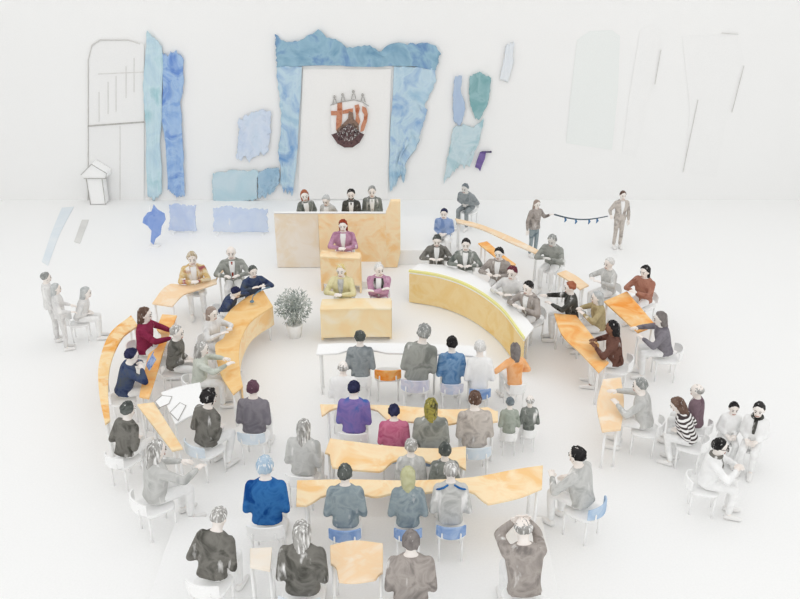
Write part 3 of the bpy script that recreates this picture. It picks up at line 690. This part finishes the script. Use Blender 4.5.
# ------------------------------------------------------------------ hangings on the back wall
def jag(t, amp, f, sd): return amp * (noise.noise(Vector((t * f, sd, 0))) + .5 * noise.noise(Vector((t * f * 2.7, sd, 3))) + .4 * noise.noise(Vector((t * f * 6, sd, 7))) + .5 * max(0, noise.noise(Vector((t * f * 11, sd, 9))) - .15))
def interp(pts, t):
    """pts: list of values spread evenly"""
    k = t * (len(pts) - 1); i = min(int(k), len(pts) - 2); return pts[i] + (pts[i + 1] - pts[i]) * (k - i)
def drape(name, L, Rr, T, B, mat, Y, parent=None, folds=3, amp=.03, rag=(2, 2, 2, 2), nu=56, nv=56, sd=None, thick=.02):
    """cloth hung in the plane y=Y: pixel x of left / right edges (top to bottom), pixel y of top / bottom edges (left to right)"""
    sd = sd if sd is not None else random.random() * 90; mb = MB(); F, Bk = [], []
    for i in range(nv + 1):
        v = i / nv; rf, rb = [], []
        for j in range(nu + 1):
            u = j / nu
            xl = interp(L, v) + jag(v, rag[0], 5, sd); xr = interp(Rr, v) + jag(v, rag[1], 5, sd + 11)
            yt = interp(T, u) + jag(u, rag[2], 6, sd + 23); yb = interp(B, u) + jag(u, rag[3], 6, sd + 37)
            p = onwall(xl + (xr - xl) * u, yt + (yb - yt) * v, Y)
            d = amp * math.sin(u * folds * 2 * math.pi + .6 * math.sin(v * 3 + sd))
            rf.append(p + Vector((0, d - amp, 0))); rb.append(p + Vector((0, d - amp + thick, 0)))
        F.append(rf); Bk.append(rb)
    n = nu + 1; vs = [p for r in F for p in r] + [p for r in Bk for p in r]; o = n * (nv + 1); fs = []
    for i in range(nv):
        for j in range(nu):
            a = i * n + j; fs.append((a, a + 1, a + n + 1, a + n)); fs.append((o + a, o + a + n, o + a + n + 1, o + a + 1))
    for j in range(nu):
        fs.append((j, o + j, o + j + 1, j + 1)); a = nv * n + j; fs.append((a, a + 1, o + a + 1, o + a))
    for i in range(nv):
        a = i * n; fs.append((a, a + n, o + a + n, o + a)); a = i * n + nu; fs.append((a, o + a, o + a + n, a + n))
    mb.add(vs, fs); ob = mb.build(name, mat, None, True)
    if parent: ob.parent = parent; ob.matrix_parent_inverse = Matrix.Translation(-parent.location)
    return ob
YH = WALLY - .06
PB = wash('portal_blue', [(88, 126, 184), (156, 190, 208), (116, 156, 184)], 1.7, contrast=.2)
PBL = wash('portal_pale_blue', [(124, 164, 210), (198, 220, 232), (156, 192, 216)], 1.7, contrast=.2)
r = empty('portal_drapery', onwall(357, 190, YH), 0, 'ragged blue drapery framing the tall white panel on the back wall', 'drapery')
drape('top_drape', [275, 276, 276, 277], [436, 440, 438, 436], [34, 40, 38, 30, 40, 47, 46, 50, 45, 44, 42, 46], [67, 66, 65, 66, 67, 66, 66, 70], PB, YH, r, 6, .02, (1.5, 1.5, 6, .6), sd=3)
drape('side_drape', [276, 279, 281, 280, 280, 280], [302, 301, 299, 298, 296, 293], [66, 66], [186, 192, 194], PBL, YH, r, 2, .02, (2.2, .6, 1, 7), sd=8)
drape('side_drape', [394, 393, 391, 390, 389, 390], [436, 432, 426, 420, 408, 404], [66, 68], [192, 186, 176, 180], PBL, YH, r, 3, .02, (.6, 4, 1, 9), sd=14)
r = empty('crest_panel', onwall(346, 190, YH), 0, 'tall plain white panel framed by blue drapery carrying the coat of arms', 'panel')
m = MB(); q = [onwall(x, y, WALLY - .004) for x, y in ((303, 69), (391, 69), (388, 199), (298, 199))]
m.rings([[p - r.location + Vector((0, -.024, 0)) for p in q], [p - r.location for p in q]]); m.build('panel_board', paper('panel_white', (245, 244, 242)), r, False)

r = empty('tall_curtain', onwall(165, 195, YH), 0, 'tall two-tone blue curtain beside the pencil-grey window', 'curtain')
drape('pale_drape', [147, 145, 143, 145, 147, 146, 148], [162, 163, 162, 162, 160, 162, 162], [31, 36, 40, 46], [196, 200, 192], wash('teal_pale_cloth', [(168, 206, 214), (204, 226, 234), (188, 214, 228)], 1.4), YH, r, 2, .02, (1.5, .6, 2, 4), sd=21)
drape('deep_drape', [162.5, 163, 162.5, 162, 166, 167, 168], [183, 184, 181, 182, 183, 184, 185], [53, 55, 50, 58], [190, 196, 196], wash('cornflower_cloth', [(112, 148, 212), (172, 200, 232), (140, 174, 222)], 2.2, .06, (3, 3, .5), (236, 240, 244)), YH, r, 2, .02, (.6, 1.5, 4, 5), sd=27)
tag(drape('wall_hanging', [239, 238, 237], [271, 270, 268], [118, 114, 110, 112], [160, 158, 152], wash('powder_blue_cloth', [(202, 216, 236), (216, 226, 240), (208, 222, 238)], 1.5), YH, None, 2, .015, (2, 2, 4, 5), sd=31), 'powder blue square hanging left of the portal drapery', 'wall hanging')
tag(drape('wall_hanging', [213, 212, 214], [258, 257, 257], [173, 170, 171], [201, 203, 199], wash('sea_blue_cloth', [(184, 212, 222), (204, 222, 230)], 1.6), YH, None, 2, .015, (1.5, 1, 2, 3), sd=37), 'wide pale sea-blue hanging low on the wall', 'wall hanging')
tag(drape('wall_hanging', [258, 258, 258], [279, 280, 275], [173, 168, 168], [198, 196, 190], wash('steel_blue_cloth', [(150, 184, 208), (184, 208, 224)], 1.6), YH, None, 1, .015, (1, 2, 2, 3), sd=41), 'small deeper blue hanging joined to the pale sea-blue one', 'wall hanging')
def screen(x0, x1, yt, yb, mat, label, sd, rag=2):
    g = at((x0 + x1) / 2, yb, 0); Y = g.y
    r = empty('floor_screen', g, 0, label, 'screen')
    drape('screen_cloth', [x0, x0 + 1, x0], [x1, x1 - 1, x1 + 1], [yt, yt - 2, yt + 1, yt], [yb - 2.5, yb - 2, yb - 2.5], mat, Y, r, 2, .012, (1.5, 1.5, rag, .8), sd=sd)
    for x in (x0 + 5, x1 - 5):
        p = onwall(x, yb, Y); m = MB(); m.box((p.x - g.x, .02, .012), (.05, .26, .024)); m.build('foot', WFURN, r, False, .004)
screen(169, 196, 205, 233, wash('baby_blue_cloth', [(190, 206, 236), (212, 222, 240)], 2), 'squarish baby-blue floor screen beside the pointed blue flag', 51)
screen(213, 268, 208, 234, wash('pale_blue_cloth', [(202, 216, 240), (216, 226, 242)], 2, .12), 'wide streaky pale blue floor screen below the sea-blue hanging', 57, 3)
# pointed blue flag on a stand
g = at(155, 246, 0); r = empty('flag_stand', g, 0, 'ragged pointed blue flag draped on a short stand', 'flag')
m = MB(); out = [(154, 204), (158, 209), (165, 213), (166, 219), (162, 226), (161, 234), (156, 238), (154, 244), (151, 241), (152, 230), (148, 225), (143, 222), (144, 217), (148, 212), (152, 211)]
P = [onwall(x, y, g.y) - g for x, y in out]
m.rings([[p + Vector((0, -.05, 0)) for p in P], [p + Vector((0, -.025, 0)) for p in P]]); m.build('flag_cloth', wash('flag_blue', [(118, 148, 214), (150, 174, 224), (134, 162, 220)], 2.5), r, False)
m = MB(); m.tube([(0, .0, 0), (0, 0, P[0].z - .05)], .015, 8); m.build('pole', WFURN, r); m = MB(); m.tube([(0, 0, 0), (0, 0, .025)], .13, 20, dome=False); m.build('base', WFURN, r)
# teal hanging
r = empty('teal_hanging', onwall(468, 185, YH), 0, 'teal and lavender hanging with gaps right of the portal drapery', 'wall hanging')
drape('lavender_strip', [455, 453, 453, 454], [462, 461, 466, 460], [77, 75], [122, 126], wash('lavender_blue_cloth', [(176, 196, 222), (190, 206, 226)], 2), YH, r, 1, .01, (1, 1, 2, 2), 14, 24, 61)
drape('teal_strip', [470, 469, 470, 475], [491, 490, 488, 482], [76, 72, 78], [118, 120, 116], wash('teal_cloth', [(104, 154, 158), (156, 192, 196), (130, 174, 178)], 2.2), YH, r, 1, .01, (1, 1, 2, 2), 20, 24, 64)
drape('pale_lower_piece', [453, 450, 446, 444], [484, 481, 476, 470], [128, 124, 128, 118], [184, 172, 164, 166], wash('teal_pale_wash_cloth', [(166, 200, 208), (204, 222, 228), (188, 212, 220)], 2), YH, r, 2, .01, (1.5, 1, 2, 5), sd=67)
tag(drape('wall_hanging', [506, 503, 500], [514, 513, 508], [46, 42], [80, 82], wash('faintest_blue_cloth', [(226, 232, 238), (234, 238, 241)], 2), YH, None, 1, .01, (1.5, 1.5, 3, 3), 14, 20, 69), 'faint blue narrow hanging right of the teal one', 'wall hanging')
# purple pennant
g = onwall(480, 172, WALLY - .05); r = empty('pennant', g, 0, 'small purple pennant sticking out of the wall below the teal hanging', 'pennant')
m = MB(); P = [onwall(x, y, WALLY - .05) - g for x, y in ((480, 152), (486, 151), (485, 158), (482, 165), (480, 171), (478, 168), (475, 167), (477, 160))]
m.rings([[p + Vector((0, -.03, 0)) for p in P], [p + Vector((0, 0, 0)) for p in P]]); m.build('pennant_cloth', wash('purple_cloth', [(92, 76, 130), (136, 118, 172)], 4), r, False)
m = MB(); a = onwall(482, 152, WALLY - .05) - g; b = onwall(491, 152, WALLY - .05) - g; m.tube([a, b], .02, 8); m.tube([b, b + Vector((0, .045, 0))], .02, 8); m.build('bracket', wash('purple_dark', [(70, 58, 96)]), r)

# coat of arms
g = onwall(349, 118, WALLY - .05); r = empty('coat_of_arms', g, 0, 'brown and black coat of arms with crowning figures on the white panel', 'coat of arms')
YC = WALLY - .05
def W(x, y): return onwall(x, y, YC) - g
def plate(name, pts, mat, d0, d1, parent=r):
    m = MB(); q = [W(x, y) for x, y in pts]; m.rings([[p + Vector((0, -d1, 0)) for p in q], [p + Vector((0, -d0, 0)) for p in q]]); return m.build(name, mat, parent, False)
def cp(x, y): return (320 + x * 60 / 513, 80 + y * 70 / 599)   # the close-up's pixels
plate('shield', [cp(*p) for p in ((95, 215), (180, 190), (290, 172), (360, 190), (408, 250), (405, 330), (385, 460), (340, 530), (280, 568), (210, 570), (150, 535), (100, 470), (92, 330))], paper('shield_white', (244, 242, 240)), 0, .03)
BR = wash('crest_brown', [(176, 104, 74), (206, 150, 122), (190, 122, 92)], 9); DK = wash('crest_dark', [(58, 50, 52), (112, 88, 88), (84, 66, 68)], 10, .12)
plate('upright_bar', [cp(*p) for p in ((150, 195), (188, 188), (192, 260), (188, 360), (165, 430), (138, 425), (140, 330), (148, 260))], BR, .031, .055)
plate('cross_bar', [cp(*p) for p in ((95, 262), (146, 264), (146, 298), (97, 298))], BR, .031, .055)
plate('cross_bar', [cp(*p) for p in ((194, 258), (246, 245), (282, 240), (282, 272), (240, 280), (194, 286))], BR, .031, .055)
plate('upright_bar', [cp(*p) for p in ((296, 215), (330, 205), (342, 240), (328, 290), (345, 350), (330, 390), (300, 370), (310, 300))], BR, .031, .055)
plate('side_band', [cp(*p) for p in ((362, 222), (395, 235), (410, 290), (402, 350), (375, 430), (345, 440), (352, 390), (375, 330), (378, 290), (360, 262))], BR, .031, .055)
plate('chevron', [cp(*p) for p in ((248, 262), (284, 275), (290, 330), (330, 370), (335, 430), (300, 400), (255, 362), (205, 395), (150, 445), (140, 425), (195, 372), (240, 325))], wash('crest_umber', [(92, 78, 70), (150, 126, 112), (120, 100, 90)], 9), .056, .07)
arc = [cp(*p) for p in ((98, 462), (140, 455), (175, 490), (215, 518), (262, 520), (310, 490), (345, 445), (378, 462), (340, 530), (280, 572), (210, 573), (150, 538))]
plate('base_field', [cp(*p) for p in ((104, 462), (150, 446), (205, 398), (255, 364), (300, 402), (345, 446), (374, 462), (338, 520), (280, 560), (210, 560), (155, 525))], wash('crest_flecked', [(64, 56, 56), (128, 108, 106)], 10, .42, (9, 9, 9)), .031, .045)
plate('base_band', arc, DK, .046, .06)
for i, (x, y) in enumerate(((225, 440), (262, 425), (205, 478), (250, 480), (290, 455), (178, 470))):
    m = MB(); p = W(*cp(x, y)); m.tube([p + Vector((-.03, -.045, -.06)), p + Vector((.02, -.045, .06))], [.012, .018], 6); m.tube([p + Vector((.0, -.045, 0)), p + Vector((.06, -.045, .03))], .012, 6); m.build('scroll', DK, r)
for i, (x, y, h) in enumerate(((125, 165, 45), (195, 145, 40), (285, 120, 45), (365, 150, 48))):
    m = MB(); p = W(*cp(x, y)); k = 70 / 599 / 39
    m.ball(p + Vector((0, -.02, h * k * .5)), (.035, .02, .045), None, 10, 8); m.tube([p + Vector((-.05, -.02, -.12)), p + Vector((-.02, -.02, .0)), p + Vector((.03, -.02, .01)), p + Vector((.06, -.02, -.11))], .012, 6); m.build('crown_figure', LEAD, r)
m = MB(); m.tube([W(*cp(*p)) + Vector((0, -.035, 0)) for p in ((92, 212), (180, 186), (290, 168), (365, 186), (415, 220))], .012, 6); m.build('crown_base', LEAD, r)

# pencil-grey window on the left
def bar(m, a, b, w=.02, d=.03): m.tube([a, b], w, 4, dome=False)
r = empty('window_1', onwall(116, 204, WALLY - .03), 0); struct(r, 'tall arched pencil-grey window with thin bars on the back wall')
def Wd(x, y): return onwall(x, y, WALLY - .03) - r.location
m = MB(); out = [(88, 206), (88, 130), (88, 60), (92, 45), (100, 40), (128, 40), (140, 44)]
for a, b in zip(out, out[1:]): bar(m, Wd(*a), Wd(*b), .016)
m.build('window_frame', LEADL, r, False)
m = MB(); bar(m, Wd(88, 205), Wd(146, 202), .022); bar(m, Wd(88, 126), Wd(144, 122), .024); m.build('window_sill', LEAD, r, False)
m = MB()
for a, b in (((120, 126), (120, 203)), ((98, 74), (144, 72)), ((108, 82), (108, 114)), ((116, 76), (116, 112)), ((126, 66), (126, 98)), ((134, 58), (134, 92)), ((99, 92), (99, 122))): bar(m, Wd(*a), Wd(*b), .011)
m.build('glazing_bar', LEADL, r, False)
m = MB(); q = [Wd(*p) for p in ((89, 204), (144, 202), (144, 44), (128, 41), (100, 41), (92, 47), (89, 60))]
m.rings([[p + Vector((0, .004, 0)) for p in q], [p + Vector((0, .014, 0)) for p in q]]); m.build('pane', paper('pane_white', (242, 242, 241)), r, False)
g = at(100, 203, 0); r = empty('lectern', g, 0, 'small white lectern with sloping top below the grey window', 'lectern')
k = 1 / 38.
m = MB(); m.rings([[Vector((x, y, .02)) for x, y in ((-.2, -.15), (.2, -.15), (.2, .15), (-.2, .15))], [Vector((x, y, .75)) for x, y in ((-.2, -.15), (.22, -.15), (.22, .15), (-.2, .15))]]); m.build('body', WFURN, r, False, .01)
m = MB(); m.rings([[Vector((-.3, -.2, .86)), Vector((.02, -.2, 1.15)), Vector((.38, -.2, .90)), Vector((.34, -.2, .76)), Vector((-.24, -.2, .76))], [Vector((-.3, .2, .86)), Vector((.02, .2, 1.15)), Vector((.38, .2, .90)), Vector((.34, .2, .76)), Vector((-.24, .2, .76))]]); m.build('top', WFURN, r, False, .01)
m = MB()
for a, b in (((-.2, .02), (-.2, .75)), ((.2, .02), (.22, .75)), ((-.3, .86), (.02, 1.15)), ((.02, 1.15), (.38, .9)), ((.38, .9), (.34, .76)), ((-.24, .76), (.34, .76))): m.tube([(a[0], -.215 if a[1] > .75 or b[1] > .76 else -.165, a[1]), (b[0], -.215 if a[1] > .75 or b[1] > .76 else -.165, b[1])], .010, 5)
m.build('edging', LEAD, r)

# faint tall panels on the right
def faint(q, mat, label, edges):
    g = onwall(q[2][0], q[2][1], WALLY - .03); r = empty('wall_panel', g, 0, label, 'wall panel', 'faint panels on the right of the back wall')
    P = [onwall(x, y, WALLY - .004) - g for x, y in q]; m = MB(); m.rings([[p + Vector((0, -.006, 0)) for p in P], P]); m.build('panel_board', mat, r, False)
    for a, b in edges:
        m = MB(); m.tube([onwall(*a, WALLY - .03) - g, onwall(*b, WALLY - .03) - g], .010, 5); m.build('edge_strip', LEADL, r)
faint([(577, 40), (590, 31), (612, 30), (620, 36), (618, 90), (612, 150), (566, 143), (570, 100)], paper('mint_white', (240, 243, 241)), 'faint mint-white panel, first right of the hangings', [])
faint([(640, 30), (652, 24), (662, 30), (656, 70), (636, 158), (622, 152), (630, 90)], paper('grey_white', (245, 245, 244)), 'faint narrow grey-white panel beside the mint-white one', [((661, 50), (655, 84))])
faint([(682, 36), (738, 34), (744, 60), (726, 120), (716, 178), (684, 172), (690, 110)], paper('grey_white_b', (245, 245, 244)), 'faint broad grey-white panel nearest the right end of the wall', [((744, 66), (732, 112)), ((698, 100), (683, 172)), ((722, 33), (738, 34))])
# faint runners on the floor at the left
def runner(A, B, mat, label):
    a = catmull([at(*p) for p in A], 16); b = catmull([at(*p) for p in B], 16); o = slab(a, b, .002, .012).build('floor_runner', mat, None, False); tag(o, label, 'runner')
runner([(62, 208), (52, 232), (42, 262)], [(74, 207), (60, 234), (48, 266)], wash('ice_runner', [(222, 230, 236), (234, 238, 240)], .8), 'faint ice-blue strip lying on the floor at the far left')
runner([(82, 220), (74, 242)], [(89, 220), (80, 244)], wash('grey_runner', [(212, 211, 208), (230, 229, 226)], .8), 'faint grey strip lying on the floor under the window')

# ------------------------------------------------------------------ small things
g = at(295, 336, 0); r = empty('potted_plant', g, 0, 'feathery grey-green potted plant at the far tip of the crescent desk', 'plant')
m = MB(); m.rings([[Vector((q * math.cos(t), q * math.sin(t), z)) for t in [2 * math.pi * k / 20 for k in range(20)]] for z, q in ((0, .12), (.25, .16), (.27, .16), (.27, .13), (.24, .12))]); m.build('pot', WFURN, r)
m = MB(); rnd = random.Random(4)
for i in range(1500):
    d = Vector((rnd.gauss(0, 1), rnd.gauss(0, 1), rnd.gauss(.1, 1))).normalized(); q = rnd.random() ** .6; c = Vector((0, 0, .62)) + Vector((d.x * .33 * q, d.y * .28 * q, d.z * .35 * q))
    t = (d + Vector((rnd.gauss(0, .6), rnd.gauss(0, .6), rnd.gauss(0, .6)))).normalized(); l = rnd.uniform(.03, .08); s = t.orthogonal().normalized() * rnd.uniform(.004, .011); n_ = t.cross(s).normalized() * .0015
    m.rings([[c - s * .3 - n_, c + s * .3 - n_, c + s * .3 + n_, c - s * .3 + n_], [c + t * l * .5 - s - n_, c + t * l * .5 + s - n_, c + t * l * .5 + s + n_, c + t * l * .5 - s + n_], [c + t * l - s * .1 - n_, c + t * l + s * .1 - n_, c + t * l + s * .1 + n_, c + t * l - s * .1 + n_]])
m.build('foliage', wash('smoky_green_leaf', [(120, 130, 126), (176, 184, 178), (206, 210, 205)], 4), r, False)
m = MB()
for k in range(7):
    a = k * .9; m.tube([(0, 0, .22), (.06 * math.cos(a), .06 * math.sin(a), .4), (.2 * math.cos(a), .18 * math.sin(a), .62 + .05 * math.sin(k))], [.008, .006, .003], 5)
m.build('stem', wash('smoky_stem', [(140, 146, 140)]), r)
p = at(252, 302, .742); q = at(268, 296, .742); r = empty('microphone', p, 0, 'thin blue-grey gooseneck microphone on the crescent desk', 'microphone')
m = MB(); m.tube([(0, 0, .0), (0, 0, .02)], .04, 14, dome=False); m.build('base', wash('micro_blue', [(120, 150, 170)]), r)
m = MB(); m.tube([(0, 0, .02), (.03, .02, .12), (.14, .06, .2), (.27, .1, .24)], .010, 6); m.build('stem', wash('micro_blue', [(120, 150, 170)]), r)
m = MB(); m.tube([(.27, .1, .24), (.33, .11, .25)], .017, 8); m.build('head', wash('micro_head', [(104, 128, 146)]), r)
def sheet(pts, z, name, label, cat, mat=WFURN):
    P = [at(x, y, z) for x, y in pts]; g = sum(P, Vector()) / len(P); r = empty(name, g, 0, label, cat); P = [p - g for p in P]
    m = MB(); m.rings([P, [p + Vector((0, 0, .006)) for p in P]]); m.build('page', mat, r, False)
    m = MB(); m.tube([p + Vector((0, 0, .008)) for p in P + P[:1]], .007, 5); m.build('border', LEAD, r)
sheet([(155, 402), (162, 396), (172, 397), (169, 404), (160, 408)], .722, 'loose_paper', 'rounded white paper with grey edge on the white desk', 'paper')
sheet([(170, 413), (180, 403), (186, 406), (178, 421)], .722, 'notebook', 'slanted white notebook with grey edge on the white desk', 'notebook')
for key, root, hc, MH in PEOPLE:
    if key == 'navy person with folder':
        M = Matrix.Translation(root.location) @ Matrix.Rotation(root.rotation_euler.z, 4, 'Z')
        g = M @ Vector((0, .50, .98)); r = empty('folder', g, root.rotation_euler.z, 'small blue folder held open by the person in navy', 'folder')
        for s in (-1, 1):
            m = MB(); m.box((0, 0, 0), (.14, .008, .22), Matrix.Translation((s * .068, 0, 0)) @ Matrix.Rotation(R(-35), 4, 'X') @ Matrix.Rotation(R(s * 14), 4, 'Z')); m.build('cover', wash('folder_blue', [(70, 110, 190), (190, 206, 232)], 12), r, False)
# tasselled cord between the two standing people
hw = lambda k: HANDS[k][1] + HANDS[k][0] @ (HANDS[k][2] * HANDS[k][3])
A = hw(('standing cord holder', -1)); B = hw(('standing person in taupe', 1)); d_ = (B - A).normalized() * .09; A = A + d_; B = B - d_
r = empty('tasselled_cord', (A + B) / 2, 0, 'dark cord with small blue tassels stretched between the two standing people', 'cord'); g = r.location
pts = [A.lerp(B, i / 20) + Vector((0, 0, -.10 * math.sin(math.pi * i / 20))) - g for i in range(21)]
m = MB(); m.tube(pts, [.02 - .008 * i / 20 for i in range(21)], 6); m.build('rope', wash('cord_slate', [(64, 78, 90), (108, 120, 128)], 8), r)
for i in (4, 8, 13, 16):
    m = MB(); m.tube([pts[i] + Vector((0, 0, -.01)), pts[i] + Vector((.02, 0, -.06)), pts[i] + Vector((.0, 0, -.11))], [.018, .026, .012], 6); m.build('tassel', wash('tassel_blue', [(104, 150, 190), (70, 100, 140)], 9), r)

flush()
# ------------------------------------------------------------------ light
w = bpy.data.worlds.new('sky'); SC.world = w; w.use_nodes = True
w.node_tree.nodes['Background'].inputs[0].default_value = (1, 1, 1, 1); w.node_tree.nodes['Background'].inputs[1].default_value = 1.0
SC.view_settings.view_transform = 'Standard'; SC.view_settings.look = 'None'; SC.view_settings.gamma = 1; SC.view_settings.exposure = .11
